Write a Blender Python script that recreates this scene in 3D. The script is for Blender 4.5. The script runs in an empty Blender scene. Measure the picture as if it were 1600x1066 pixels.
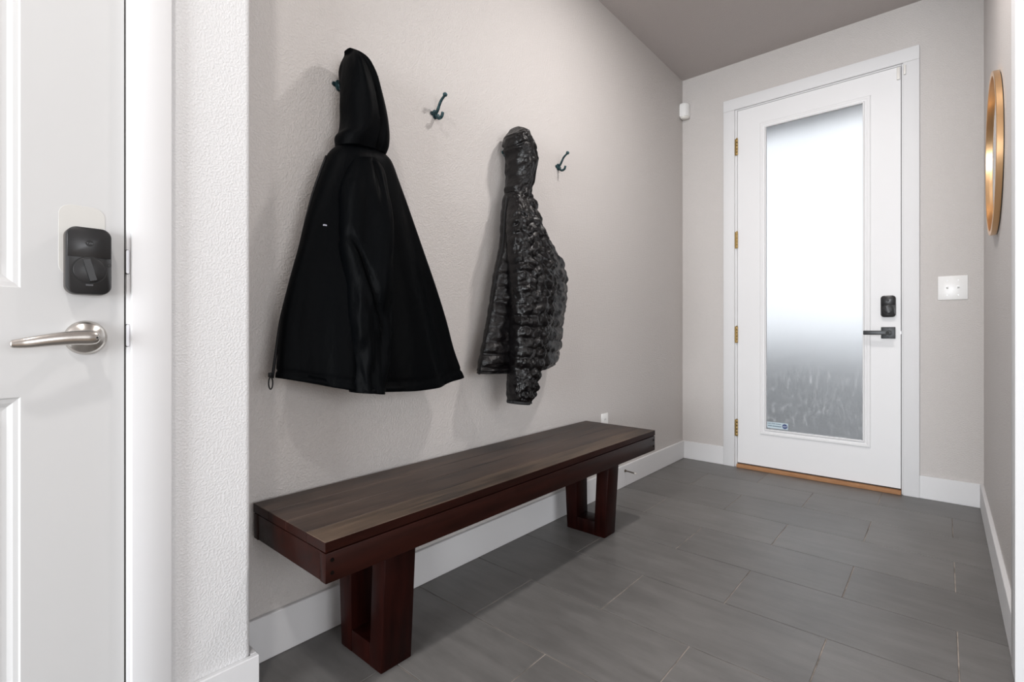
import bpy, bmesh, math, random
from mathutils import Vector, Matrix, noise
random.seed(7)
SC = bpy.context.scene
COL = SC.collection
PI = math.pi

# ------------------------------------------------------------------ camera
F_PX, CXP, CYP, VXP, CAM_H = 776.22, 800.0, 518.6, 1474.75, 0.9338
cam_d = bpy.data.cameras.new('camera')
cam = bpy.data.objects.new('camera', cam_d); COL.objects.link(cam)
cam_d.sensor_width = 36.0
cam_d.lens = 36.0 * F_PX / 1600.0
cam_d.shift_y = (CYP - 533.0) / 1600.0
cam_d.clip_start = 0.02
cam.location = (0, 0, CAM_H)
YAW = math.atan((VXP - CXP) / F_PX)
cam.rotation_euler = (PI / 2, 0, YAW)
SC.camera = cam

# ------------------------------------------------------------------ world, exposure
w = bpy.data.worlds.new('world'); SC.world = w; w.use_nodes = True
bg = w.node_tree.nodes['Background']
bg.inputs['Color'].default_value = (0.95, 0.97, 1.0, 1)
bg.inputs['Strength'].default_value = 1.4
SC.view_settings.view_transform = 'Standard'
SC.view_settings.look = 'None'
SC.view_settings.exposure = 0.0
SC.view_settings.gamma = 1.0
SC.view_settings.use_curve_mapping = False

def area(name, loc, rot, sx, sy, power, color, shape='RECTANGLE', spread=PI):
    d = bpy.data.lights.new(name, 'AREA'); d.shape = shape; d.size = sx
    if shape in ('RECTANGLE', 'ELLIPSE'): d.size_y = sy
    d.energy = power; d.color = color; d.spread = spread
    o = bpy.data.objects.new(name, d); COL.objects.link(o)
    o.location = loc; o.rotation_euler = rot
    return o
# added fill lights at the made-up windows beside and behind the camera
area('added_fill_side', (3.74, 0.3, 1.45), (0, PI / 2, 0), 1.7, 2.6, 64, (0.95, 0.965, 1.0))
area('added_fill_back', (-0.05, -4.16, 1.12), (PI / 2, 0, 0), 2.2, 1.95, 268, (0.93, 0.965, 1.0))
# ceiling lamps (their housings are built further down)
LAMP_HALL = (-0.45, 2.02, 2.80)
LAMP_NEAR = (-0.42, -0.25, 2.80)
area('hall_lamp_light', (LAMP_HALL[0], LAMP_HALL[1], 2.782), (0, 0, 0), 0.15, 0.15, 21, (1.0, 0.95, 0.925), 'DISK')
area('near_lamp_light', (LAMP_NEAR[0], LAMP_NEAR[1], 2.782), (0, 0, 0), 0.13, 0.13, 15.0, (1.0, 0.97, 0.94), 'DISK')

# ------------------------------------------------------------------ node helpers and materials
def mat(name, base, rough=0.5, metal=0.0, spec=0.5):
    m = bpy.data.materials.new(name); m.use_nodes = True
    b = m.node_tree.nodes['Principled BSDF']
    b.inputs['Base Color'].default_value = (*base, 1)
    b.inputs['Roughness'].default_value = rough
    b.inputs['Metallic'].default_value = metal
    b.inputs['Specular IOR Level'].default_value = spec
    return m
def nd(m, t, **kw):
    n = m.node_tree.nodes.new(t)
    for k, v in kw.items():
        if k in n.inputs: n.inputs[k].default_value = v
        else: setattr(n, k, v)
    return n
def ln(m, a, b): m.node_tree.links.new(a, b)
def bsdf(m): return m.node_tree.nodes['Principled BSDF']
def pos(m, scale=(1, 1, 1)):
    g = nd(m, 'ShaderNodeNewGeometry'); mp = nd(m, 'ShaderNodeMapping')
    mp.inputs['Scale'].default_value = scale
    ln(m, g.outputs['Position'], mp.inputs['Vector']); return mp.outputs['Vector']
def noise_tex(m, scale, detail=3, rough=0.5, vscale=(1, 1, 1)):
    n = nd(m, 'ShaderNodeTexNoise'); n.inputs['Scale'].default_value = scale
    n.inputs['Detail'].default_value = detail; n.inputs['Roughness'].default_value = rough
    ln(m, pos(m, vscale), n.inputs['Vector']); return n.outputs['Fac']
def ramp(m, fac, stops):
    r = nd(m, 'ShaderNodeValToRGB'); e = r.color_ramp.elements
    while len(e) < len(stops): e.new(0.5)
    for i, (p, c) in enumerate(stops):
        e[i].position = p; e[i].color = (*c, 1) if len(c) == 3 else c
    ln(m, fac, r.inputs['Fac']); return r.outputs['Color']
def g3(v): return (v, v, v)
def bump(m, h, strength, dist):
    b = nd(m, 'ShaderNodeBump'); b.inputs['Strength'].default_value = strength
    b.inputs['Distance'].default_value = dist
    ln(m, h, b.inputs['Height']); ln(m, b.outputs['Normal'], bsdf(m).inputs['Normal'])

def paint(name, base, strength=0.6, dist=0.004, scale=120, rough=0.55):
    m = mat(name, base, rough, 0, 0.35)
    f = noise_tex(m, scale, 2, 0.45)
    h = ramp(m, f, [(0.42, g3(0)), (0.62, g3(1))])
    bump(m, h, strength, dist)
    return m
M = {}
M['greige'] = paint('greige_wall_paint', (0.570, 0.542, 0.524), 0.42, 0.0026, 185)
M['ceil'] = paint('shaded_ceiling_paint', (0.445, 0.405, 0.390), 0.25, 0.002, 130)  # wall greige made darker, ceiling shade put into the colour
M['white_wall'] = paint('white_textured_paint', (0.71, 0.71, 0.715), 0.30, 0.0022, 210)
M['trim'] = mat('white_trim_enamel', (0.72, 0.72, 0.727), 0.6, 0, 0.2)
M['door_white'] = mat('white_door_enamel', (0.78, 0.78, 0.787), 0.45, 0, .3)
M['door_dimmed'] = mat('dimmed_white_door_paint', (0.58, 0.58, 0.578), 0.5, 0, 0.25)  # door white darkened to offset too much light on this side
M['plastic'] = mat('white_plastic', (0.83, 0.83, 0.82), 0.3)
M['offwhite'] = mat('ivory_plastic', (0.74, 0.72, 0.68), 0.4)
M['gap'] = mat('dark_gap_shade', (0.035, 0.030, 0.028), 0.8)  # near-black for the door sweep and for shade put into gaps

# porcelain floor tile
m = M['tile'] = mat('dark_grey_porcelain', (0.1, 0.1, 0.1), 0.36, 0, 0.45)
a = noise_tex(m, 2.4, 6, 0.62); b2 = noise_tex(m, 7.0, 5, 0.6, (0.6, 3.2, 1))
mx = nd(m, 'ShaderNodeMath', operation='ADD'); ln(m, a, mx.inputs[0]); ln(m, b2, mx.inputs[1])
hf = nd(m, 'ShaderNodeMath', operation='MULTIPLY'); hf.inputs[1].default_value = 0.5; ln(m, mx.outputs[0], hf.inputs[0])
c1 = ramp(m, hf.outputs[0], [(0.34, (0.104, 0.100, 0.096)), (0.66, (0.172, 0.166, 0.160))])
oi = nd(m, 'ShaderNodeObjectInfo')
mr = nd(m, 'ShaderNodeMapRange'); mr.inputs['To Min'].default_value = 0.93; mr.inputs['To Max'].default_value = 1.07
ln(m, oi.outputs['Random'], mr.inputs['Value'])
vm = nd(m, 'ShaderNodeVectorMath', operation='SCALE'); ln(m, c1, vm.inputs[0]); ln(m, mr.outputs[0], vm.inputs['Scale'])
ln(m, vm.outputs[0], bsdf(m).inputs['Base Color'])
rr = nd(m, 'ShaderNodeMapRange'); rr.inputs['To Min'].default_value = 0.30; rr.inputs['To Max'].default_value = 0.44
ln(m, b2, rr.inputs['Value']); ln(m, rr.outputs[0], bsdf(m).inputs['Roughness'])
bump(m, noise_tex(m, 60, 3, 0.5, (1, 3, 1)), 0.08, 0.002)
m = M['grout'] = mat('sandy_grout', (0.24, 0.21, 0.18), 0.9)
ln(m, ramp(m, noise_tex(m, 9, 4, 0.6), [(0.35, (0.14, 0.125, 0.11)), (0.60, (0.40, 0.35, 0.31))]), bsdf(m).inputs['Base Color'])
M['roomfloor'] = mat('side_room_oak', (0.32, 0.24, 0.17), 0.4)

# dark stained bench wood, grain along world Y
def wood(name, dark, light, rough, grain=(14, 1.2, 14), lo=0.36, hi=0.68, spec=0.2):
    m = mat(name, dark, rough, 0, spec)
    a = noise_tex(m, 3.0, 7, 0.65, grain); b = noise_tex(m, 1.7, 3, 0.5, (3, 0.7, 3))
    s = nd(m, 'ShaderNodeMath', operation='MULTIPLY_ADD'); s.inputs[1].default_value = 0.55
    ln(m, a, s.inputs[0])
    h = nd(m, 'ShaderNodeMath', operation='MULTIPLY'); h.inputs[1].default_value = 0.45
    ln(m, b, h.inputs[0]); ln(m, h.outputs[0], s.inputs[2])
    ln(m, ramp(m, s.outputs[0], [(lo, dark), (hi, light)]), bsdf(m).inputs['Base Color'])
    r = nd(m, 'ShaderNodeMapRange'); r.inputs['To Min'].default_value = rough - 0.08; r.inputs['To Max'].default_value = rough + 0.12
    ln(m, a, r.inputs['Value']); ln(m, r.outputs[0], bsdf(m).inputs['Roughness'])
    bump(m, a, 0.12, 0.002)
    return m
M['plank_a'] = wood('bench_plank_worn', (0.026, 0.017, 0.012), (0.125, 0.086, 0.060), 0.40, lo=.40, hi=.62)
M['plank_b'] = wood('bench_plank_dark', (0.017, 0.011, 0.009), (0.078, 0.053, 0.041), 0.40, lo=.40, hi=.62)
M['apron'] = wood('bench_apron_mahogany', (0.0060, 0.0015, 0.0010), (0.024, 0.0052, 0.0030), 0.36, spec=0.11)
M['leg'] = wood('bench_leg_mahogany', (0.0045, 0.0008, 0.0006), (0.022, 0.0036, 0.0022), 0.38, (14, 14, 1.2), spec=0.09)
M['plug'] = mat('dark_wood_plug', (0.003, 0.0015, 0.001), 0.6, 0, .08)
M['thresh'] = wood('oak_threshold', (0.30, 0.14, 0.06), (0.52, 0.29, 0.15), 0.5, (1.2, 14, 14))

# cloth
m = M['coat'] = mat('black_twill', (0.0010, 0.0013, 0.0017), 0.50, 0, 0.035)
bump(m, noise_tex(m, 26, 4, 0.55, (1, 1.3, 0.6)), 0.28, 0.010)
m = M['puffer'] = mat('black_nylon', (0.0026, 0.0021, 0.0024), 0.27, 0, 0.30)
bump(m, noise_tex(m, 34, 4, 0.6, (1, 1, 1.7)), 0.55, 0.010)
M['zip'] = mat('black_zip', (0.008, 0.008, 0.009), 0.45, 0, .2)
M['seam'] = mat('black_binding', (0.004, 0.004, 0.0045), 0.75)
M['tag_cloth'] = mat('small_pale_label', (0.35, 0.36, 0.42), 0.6)
# metals
m = M['nickel'] = mat('satin_nickel', (0.60, 0.57, 0.535), 0.25, 1.0)
bump(m, noise_tex(m, 140, 2, 0.5, (1, 6, 6)), 0.02, 0.001)
M['black_plastic'] = mat('black_lock_plastic', (0.012, 0.012, 0.013), 0.42)
M['black_gloss'] = mat('black_lock_upper', (0.014, 0.014, 0.015), 0.30)
M['lock_groove'] = mat('lock_groove_black', (0.002, 0.002, 0.002), 0.6)
M['lock_side'] = mat('lock_side_bronze', (0.085, 0.075, 0.068), 0.38, 0.6)
M['logo_grey'] = mat('lock_print_grey', (0.10, 0.10, 0.11), 0.5)
M['iron'] = mat('dark_grey_lever', (0.050, 0.052, 0.055), 0.42, 0.6)
m = M['verdigris'] = mat('teal_patina_iron', (0.03, 0.07, 0.08), 0.38, 0.55)
ln(m, ramp(m, noise_tex(m, 90, 3), [(0.4, (0.018, 0.040, 0.048)), (0.65, (0.055, 0.125, 0.140))]), bsdf(m).inputs['Base Color'])
M['brass'] = mat('aged_brass', (0.42, 0.29, 0.12), 0.33, 1.0)
M['gold'] = mat('brushed_gold', (0.78, 0.50, 0.27), 0.28, 1.0)
M['mirror'] = mat('mirror_silver', (0.86, 0.87, 0.87), 0.02, 1.0)
M['backing'] = mat('mirror_backing', (0.05, 0.045, 0.04), 0.7)
M['steel'] = mat('painted_strike', (0.60, 0.60, 0.62), 0.35, 0.3)
M['spring'] = mat('doorstop_bronze', (0.16, 0.13, 0.10), 0.35, 0.9)
M['cream'] = mat('cream_paint_patch', (0.590, 0.581, 0.555), 0.5, 0, .3)
M['sticker'] = mat('pale_blue_sticker', (0.50, 0.60, 0.66), 0.45)
M['sticker_blue'] = mat('navy_print', (0.020, 0.045, 0.16), 0.45)
M['sticker_text'] = mat('slate_print', (0.16, 0.23, 0.28), 0.5)
M['sticker_white'] = mat('white_print', (0.75, 0.80, 0.90), 0.5)
M['concrete'] = mat('porch_concrete', (0.072, 0.073, 0.073), 0.9)
M['soffit'] = mat('porch_soffit', (0.6, 0.6, 0.61), 0.8)
M['lamp_glow'] = mat('lamp_diffuser', (0.9, 0.88, 0.85), 0.5)
bsdf(M['lamp_glow']).inputs['Emission Color'].default_value = (1, 0.92, 0.85, 1)
bsdf(M['lamp_glow']).inputs['Emission Strength'].default_value = 3.0
# frosted film glass: rough see-through with whitish smears in the film
m = M['glass'] = bpy.data.materials.new('frosted_film_glass'); m.use_nodes = True
m.node_tree.nodes.remove(bsdf(m))
out = m.node_tree.nodes['Material Output']
rf = nd(m, 'ShaderNodeBsdfRefraction'); rf.inputs['IOR'].default_value = 1.12; rf.inputs['Roughness'].default_value = 0.60
rf.inputs['Color'].default_value = (0.95, 0.965, 0.98, 1)
tr = nd(m, 'ShaderNodeBsdfTranslucent'); tr.inputs['Color'].default_value = (0.95, 0.96, 0.98, 1)
df = nd(m, 'ShaderNodeBsdfDiffuse'); df.inputs['Color'].default_value = (0.90, 0.92, 0.94, 1)
gl = nd(m, 'ShaderNodeBsdfGlossy'); gl.inputs['Roughness'].default_value = 0.35
sm1 = ramp(m, noise_tex(m, 34, 7, 0.75, (1.5, 1, 0.7)), [(0.53, g3(0.02)), (0.70, g3(0.55))])
# rubbed film: wear on the lower half and along the top edge
gz = nd(m, 'ShaderNodeNewGeometry'); sz_ = nd(m, 'ShaderNodeSeparateXYZ'); ln(m, gz.outputs['Position'], sz_.inputs[0])
z3 = nd(m, 'ShaderNodeMath', operation='DIVIDE'); z3.inputs[1].default_value = 3.0; ln(m, sz_.outputs['Z'], z3.inputs[0])
wear = ramp(m, z3.outputs[0], [(0.0, g3(1.0)), (0.27, g3(0.9)), (0.36, g3(0.06)), (0.71, g3(0.04)), (0.76, g3(0.35))])
sm2 = nd(m, 'ShaderNodeMath', operation='MULTIPLY'); ln(m, sm1, sm2.inputs[0]); ln(m, wear, sm2.inputs[1])
mixf = nd(m, 'ShaderNodeMixShader'); ln(m, sm2.outputs[0], mixf.inputs[0])
dt = nd(m, 'ShaderNodeMixShader'); dt.inputs[0].default_value = 0.25
ln(m, df.outputs[0], dt.inputs[1]); ln(m, tr.outputs[0], dt.inputs[2])
ln(m, rf.outputs[0], mixf.inputs[1]); ln(m, dt.outputs[0], mixf.inputs[2])
mix2 = nd(m, 'ShaderNodeMixShader'); mix2.inputs[0].default_value = 0.10
ln(m, mixf.outputs[0], mix2.inputs[1]); ln(m, tr.outputs[0], mix2.inputs[2])
fr = nd(m, 'ShaderNodeFresnel'); fr.inputs['IOR'].default_value = 1.35
mix3 = nd(m, 'ShaderNodeMixShader'); ln(m, fr.outputs[0], mix3.inputs[0])
ln(m, mix2.outputs[0], mix3.inputs[1]); ln(m, gl.outputs[0], mix3.inputs[2])
ln(m, mix3.outputs[0], out.inputs['Surface'])

# ------------------------------------------------------------------ mesh helpers
def tag(o, label=None, cat=None, group=None, kind=None):
    if label: o['label'] = label
    if cat: o['category'] = cat
    if group: o['group'] = group
    if kind: o['kind'] = kind
    return o
def link(name, me, material, parent=None, smooth=False):
    o = bpy.data.objects.new(name, me); COL.objects.link(o)
    if material: me.materials.append(material)
    if smooth:
        for p in me.polygons: p.use_smooth = True
    if parent is not None:
        o.parent = parent
        off = Vector((0, 0, 0)); q = parent
        while q is not None: off += q.location; q = q.parent
        o.location = -off          # geometry is written in room coordinates
    return o
def done(name, bm, material, parent=None, smooth=False, autosmooth=None):
    bmesh.ops.recalc_face_normals(bm, faces=bm.faces)
    me = bpy.data.meshes.new(name); bm.to_mesh(me); bm.free()
    o = link(name, me, material, parent, smooth)
    if autosmooth is not None:
        me.polygons.foreach_set('use_smooth', [True] * len(me.polygons))
        me.set_sharp_from_angle(angle=math.radians(autosmooth))
    return o
def empty(name, loc):
    o = bpy.data.objects.new(name, None); COL.objects.link(o); o.location = loc; o.empty_display_size = 0.1
    return o
def abox(bm, x0, x1, y0, y1, z0, z1, bev=0.0, seg=1):
    b = bmesh.new()
    bmesh.ops.create_cube(b, size=1.0)
    for v in b.verts:
        v.co = Vector((x0 + (v.co.x + .5) * (x1 - x0), y0 + (v.co.y + .5) * (y1 - y0), z0 + (v.co.z + .5) * (z1 - z0)))
    if bev > 0: bmesh.ops.bevel(b, geom=list(b.edges), offset=bev, segments=seg, affect='EDGES', profile=0.5)
    me = bpy.data.meshes.new('t'); b.to_mesh(me); b.free(); bm.from_mesh(me); bpy.data.meshes.remove(me)
def box(name, x0, x1, y0, y1, z0, z1, material, parent=None, bev=0.0, seg=1):
    bm = bmesh.new(); abox(bm, x0, x1, y0, y1, z0, z1, bev, seg)
    return done(name, bm, material, parent, autosmooth=40 if seg > 1 else None)
def tube(bm, pts, radii, n=12, flat=1.0, up=Vector((0, 0, 1))):
    rings = []
    for i, p in enumerate(pts):
        p = Vector(p)
        a = Vector(pts[max(i - 1, 0)]); c = Vector(pts[min(i + 1, len(pts) - 1)])
        t = (c - a).normalized()
        s = t.cross(up)
        if s.length < 1e-4: s = t.cross(Vector((1, 0, 0)))
        s.normalize(); u = s.cross(t).normalized()
        r = radii[i]
        rr = r if isinstance(r, tuple) else (r, r * flat)
        rings.append([bm.verts.new(p + s * rr[0] * math.cos(2 * PI * k / n) + u * rr[1] * math.sin(2 * PI * k / n)) for k in range(n)])
    for i in range(len(rings) - 1):
        for k in range(n):
            bm.faces.new((rings[i][k], rings[i][(k + 1) % n], rings[i + 1][(k + 1) % n], rings[i + 1][k]))
    bm.faces.new(rings[0][::-1]); bm.faces.new(rings[-1])
def smoothpath(pts, n):
    out = []; P = [Vector(p) for p in pts]
    for i in range(n + 1):
        f = i / n * (len(P) - 1); k = min(int(f), len(P) - 2); t = f - k
        p0, p1, p2, p3 = P[max(k - 1, 0)], P[k], P[k + 1], P[min(k + 2, len(P) - 1)]
        out.append(0.5 * ((2 * p1) + (p2 - p0) * t + (2 * p0 - 5 * p1 + 4 * p2 - p3) * t * t + (3 * p1 - p0 - 3 * p2 + p3) * t ** 3))
    return out
def lathe(bm, origin, axis, prof, n=32):
    axis = Vector(axis).normalized(); o = Vector(origin)
    a = axis.cross(Vector((0, 0, 1)))
    if a.length < 1e-4: a = Vector((1, 0, 0))
    a.normalize(); b = axis.cross(a).normalized()
    rings = []
    for h, r in prof:
        rings.append([bm.verts.new(o + axis * h + (a * math.cos(2 * PI * k / n) + b * math.sin(2 * PI * k / n)) * max(r, 1e-5)) for k in range(n)])
    for i in range(len(rings) - 1):
        for k in range(n):
            bm.faces.new((rings[i][k], rings[i][(k + 1) % n], rings[i + 1][(k + 1) % n], rings[i + 1][k]))
    bm.faces.new(rings[0][::-1]); bm.faces.new(rings[-1])
def rrect(c0, c1, w_, h_, r, n=6):
    pts = []
    for sx, sy, a0 in ((1, 1, 0), (-1, 1, PI / 2), (-1, -1, PI), (1, -1, 1.5 * PI)):
        for k in range(n + 1):
            a = a0 + PI / 2 * k / n
            pts.append((c0 + sx * (w_ / 2 - r) + r * math.cos(a), c1 + sy * (h_ / 2 - r) + r * math.sin(a)))
    return pts
def prism(bm, outline, axis, layers):
    """outline in the plane across axis; layers = [(position along axis, inset scale)]"""
    n = len(outline); cx = sum(p[0] for p in outline) / n; cy = sum(p[1] for p in outline) / n
    rings = []
    for a, ins in layers:
        ring = []
        for (u, v) in outline:
            d = math.hypot(u - cx, v - cy); s = (d - ins) / d
            uu, vv = cx + (u - cx) * s, cy + (v - cy) * s
            co = (a, uu, vv) if axis == 'x' else ((uu, a, vv) if axis == 'y' else (uu, vv, a))
            ring.append(bm.verts.new(co))
        rings.append(ring)
    for i in range(len(rings) - 1):
        for k in range(n):
            bm.faces.new((rings[i][k], rings[i][(k + 1) % n], rings[i + 1][(k + 1) % n], rings[i + 1][k]))
    bm.faces.new(rings[0][::-1]); bm.faces.new(rings[-1])
def ringframe(bm, u0, u1, v0, v1, prof, fn, fill=False):
    """moulding around a rectangle: prof = [(inset, height)], fn(u, v, h) -> xyz"""
    rings = []
    for ins, h in prof:
        rings.append([bm.verts.new(fn(u, v, h)) for u, v in ((u0 + ins, v0 + ins), (u1 - ins, v0 + ins), (u1 - ins, v1 - ins), (u0 + ins, v1 - ins))])
    for i in range(len(rings) - 1):
        for k in range(4):
            bm.faces.new((rings[i][k], rings[i][(k + 1) % 4], rings[i + 1][(k + 1) % 4], rings[i + 1][k]))
    if fill: bm.faces.new(rings[-1])
def text_mesh(name, body, size, loc, rot, material, parent, depth=0.0002):
    c = bpy.data.curves.new(name, 'FONT'); c.body = body; c.size = size; c.extrude = depth
    c.align_x = 'CENTER'; c.align_y = 'CENTER'
    t = bpy.data.objects.new(name + '_tmp', c); COL.objects.link(t)
    t.location = loc; t.rotation_euler = rot
    bpy.context.view_layer.update()
    me = bpy.data.meshes.new_from_object(t.evaluated_get(bpy.context.evaluated_depsgraph_get()))
    me.transform(t.matrix_world)
    bpy.data.objects.remove(t); bpy.data.curves.remove(c)
    me.name = name; me.materials.clear()
    return link(name, me, material, parent)
def struct(o, label, cat):
    return tag(o, label, cat, kind='structure')

# ------------------------------------------------------------------ the room shell
XN, XL, XR = -1.467, -1.300, 0.160       # nook wall, white wall on the left, right wall
YD, YC = 3.622, 0.506                    # wall with the front door, corner of the white wall
ZC = 2.80; YB = -4.2; XE = 3.8
# floor: grout bed with the tiles as its parts
fl = struct(box('floor', XN - 0.1, XR + 0.12, YB - 0.1, YD + 0.02, -0.08, -0.0022, M['grout']), 'dark grey tiled floor of the entry hall', 'floor')
PX, PY, X0, Y0, GAP = 0.3011, 0.3095, 0.0316, 1.1505, 0.0034
tile_me = {}
for r in range(-18, 9):
    ya, yb = Y0 + r * PY, Y0 + (r + 1) * PY
    odd = r % 2
    k = -5 if odd else -6
    for i in range(4):
        # row 0 has joints at even half steps
        xa = X0 + (2 * i - 6 + (1 if odd else 0)) * PX
        xb = xa + 2 * PX
        x0, x1 = max(xa, XN), min(xb, XR + 0.12)
        y0, y1 = max(ya, YB), min(yb, YD)
        if x1 - x0 < 0.02 or y1 - y0 < 0.02: continue
        key = (round(x1 - x0, 4), round(y1 - y0, 4))
        if key not in tile_me:
            bm = bmesh.new(); sx, sy = key[0] / 2 - GAP / 2, key[1] / 2 - GAP / 2
            abox(bm, -sx, sx, -sy, sy, -0.008, 0.0, 0.0009)
            bmesh.ops.recalc_face_normals(bm, faces=bm.faces)
            me = bpy.data.meshes.new('tile'); bm.to_mesh(me); bm.free(); me.materials.append(M['tile']); tile_me[key] = me
        o = bpy.data.objects.new('tile', tile_me[key]); COL.objects.link(o); o.parent = fl
        o.location = ((x0 + x1) / 2, (y0 + y1) / 2, random.uniform(-0.0002, 0.0002))
struct(box('floor_side', XR + 0.12, XE + 0.1, YB - 0.1, YD, -0.08, 0.0, M['roomfloor']), 'wooden floor of the side room', 'floor')
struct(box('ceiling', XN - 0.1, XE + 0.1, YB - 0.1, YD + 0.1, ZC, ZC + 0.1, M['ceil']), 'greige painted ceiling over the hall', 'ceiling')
struct(box('wall_nook', XN - 0.10, XN, YC - 0.02, YD + 0.10, 0, ZC, M['greige']), 'greige orange-peel wall behind the bench', 'wall')

def wall_with_hole(name, axis, p0, p1, a0, a1, z1, h0, h1, hz0, hz1, material):
    """wall slab across axis between p0 and p1, running a0..a1, with one opening"""
    bm = bmesh.new()
    def seg(u0, u1, z0, zz):
        if u1 - u0 < 1e-4 or zz - z0 < 1e-4: return
        if axis == 'x': abox(bm, p0, p1, u0, u1, z0, zz)
        else: abox(bm, u0, u1, p0, p1, z0, zz)
    seg(a0, h0, 0, z1); seg(h1, a1, 0, z1); seg(h0, h1, hz1, z1); seg(h0, h1, 0, hz0)
    return done(name, bm, material)
# white wall with the interior door
D1A, D1B, D1Z = -0.5550, 0.2530, 2.032
bm = bmesh.new()
abox(bm, XL - 0.15, XL, YB, D1A - 0.018, 0, ZC); abox(bm, XL - 0.15, XL, D1B + 0.018, YC - 0.02, 0, ZC)
abox(bm, XL - 0.15, XL, D1A - 0.018, D1B + 0.018, D1Z + 0.018, ZC)
abox(bm, XL - 0.166, XL - 0.02, YC - 0.02, YC, 0, ZC)
ol = [(XL - 0.012 + 0.012 * math.cos(a), YC - 0.012 + 0.012 * math.sin(a)) for a in [PI / 2 * k / 6 for k in range(7)]] + [(XL - 0.02, YC), (XL - 0.02, YC - 0.02), (XL, YC - 0.02)]
prism(bm, ol, 'z', [(0, 0), (ZC, 0)])
struct(done('wall_left', bm, M['white_wall']), 'white textured wall to the right of the interior door', 'wall')
# wall with the front door
E0, E1, EZ = -1.096, -0.168, 2.472
struct(wall_with_hole('wall_front', 'y', YD, YD + 0.14, XN - 0.1, XE + 0.1, ZC, E0, E1, 0, EZ, M['greige']), 'greige wall around the front door', 'wall')
# right wall: stub carrying the mirror, cased opening, and the rest behind the camera
RO1, RO0, ROZ = 1.885, YB, 2.44
struct(wall_with_hole('wall_right', 'x', XR, XR + 0.12, YB, YD, ZC, RO0, RO1, 0, ROZ, M['greige']), 'greige wall carrying the round mirror', 'wall')
struct(wall_with_hole('wall_back', 'y', YB - 0.1, YB, XL - 0.15, XE + 0.1, ZC, -1.15, 1.05, 0.15, 2.1, M['greige']), 'greige wall with an added window behind the viewer', 'wall')
struct(wall_with_hole('wall_side', 'x', XE, XE + 0.1, YB, YD, ZC, -1.0, 1.6, 0.6, 2.3, M['greige']), 'greige far wall of the side room with an added window', 'wall')
wn = struct(empty('added_window_1', (-0.05, YB, 0.15)), 'added white framed window, unseen behind the viewer', 'window')  # unseen window, size and place made up for frontal fill light
bm = bmesh.new(); ringframe(bm, -1.17, 1.07, 0.13, 2.12, [(0, 0), (0, .02), (.07, .02), (.07, -.06)], lambda u, v, h: (u, YB + h, v)); done('window_frame', bm, M['trim'], wn)
box('mullion', -0.07, -0.03, YB - 0.06, YB - 0.02, 0.20, 2.05, M['trim'], wn)
wn = struct(empty('added_window_2', (XE, 0.3, 0.6)), 'added white framed window of the unseen side room', 'window')  # unseen window made up to light the hall from the side
bm = bmesh.new(); ringframe(bm, -1.02, 1.62, 0.58, 2.32, [(0, 0), (0, .02), (.07, .02), (.07, -.06)], lambda u, v, h: (XE - h, u, v)); done('window_frame', bm, M['trim'], wn)
box('mullion', XE + 0.02, XE + 0.06, 0.28, 0.32, 0.62, 2.28, M['trim'], wn)

# baseboards
BH, BT = 0.127, 0.015
def base(name, x0, x1, y0, y1, label):
    struct(box(name, x0, x1, y0, y1, 0.0, BH, M['trim'], None, 0.002), label, 'baseboard')
base('baseboard_nook', XN, XN + BT, YC + 0.001, YD, 'white baseboard along the wall behind the bench')
base('baseboard_front_left', XN + BT, -1.168, YD - BT, YD, 'short white baseboard left of the front door')
base('baseboard_front_right', -0.103, XR - BT, YD - BT, YD, 'short white baseboard right of the front door')
base('baseboard_right', XR - BT, XR, 1.965, YD, 'white baseboard under the round mirror')
bm = bmesh.new(); abox(bm, XL, XL + BT, 0.337, YC + BT, 0, BH + .004, 0.002); abox(bm, XN + BT + .001, XL + 0.001, YC, YC + BT, 0, BH + .004, 0.002)
struct(done('baseboard_left', bm, M['trim']), 'white baseboard wrapping the corner of the white wall', 'baseboard')
base('baseboard_left_rear', XL, XL + BT, YB, -0.64, 'white baseboard beyond the interior door')

# ------------------------------------------------------------------ trims
def casing(name, parts, label):
    t = struct(empty(name, (parts[0][1], parts[0][3], 0)), label, 'trim')
    for (n, x0, x1, y0, y1, z0, z1) in parts: box(n, x0, x1, y0, y1, z0, z1, M['trim'], t, 0.0022, 2)
    return t
CT = 0.018
casing('trim_1', [('side_casing', -1.168, -1.094, YD - CT, YD, 0, 2.470), ('side_casing', -0.176, -0.103, YD - CT, YD, 0, 2.470),
                  ('head_casing', -1.168, -0.103, YD - CT, YD, 2.4705, 2.548), ('jamb', -1.0955, -1.0795, YD - 0.0035, YD + 0.13, 0, 2.4715),
                  ('jamb', -0.1835, -0.1675, YD - 0.0035, YD + 0.13, 0, 2.4715), ('head_jamb', -1.079, -0.184, YD - 0.0035, YD + 0.13, 2.4625, 2.4715)],
       'white flat casing around the front door')
casing('trim_2', [('side_casing', XL, XL + CT, 0.2625, 0.3345, 0, 2.045), ('side_casing', XL, XL + CT, -0.6365, -0.5645, 0, 2.045),
                  ('head_casing', XL, XL + CT, -0.6365, 0.3345, 2.0455, 2.118), ('jamb', XL - 0.12, XL + 0.002, 0.2565, 0.2705, 0, 2.0355),
                  ('jamb', XL - 0.12, XL + 0.002, -0.5725, -0.5585, 0, 2.0355), ('head_jamb', XL - 0.12, XL + 0.002, -0.558, 0.256, 2.0355, 2.0495)],
       'white flat casing beside the interior door')
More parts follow.
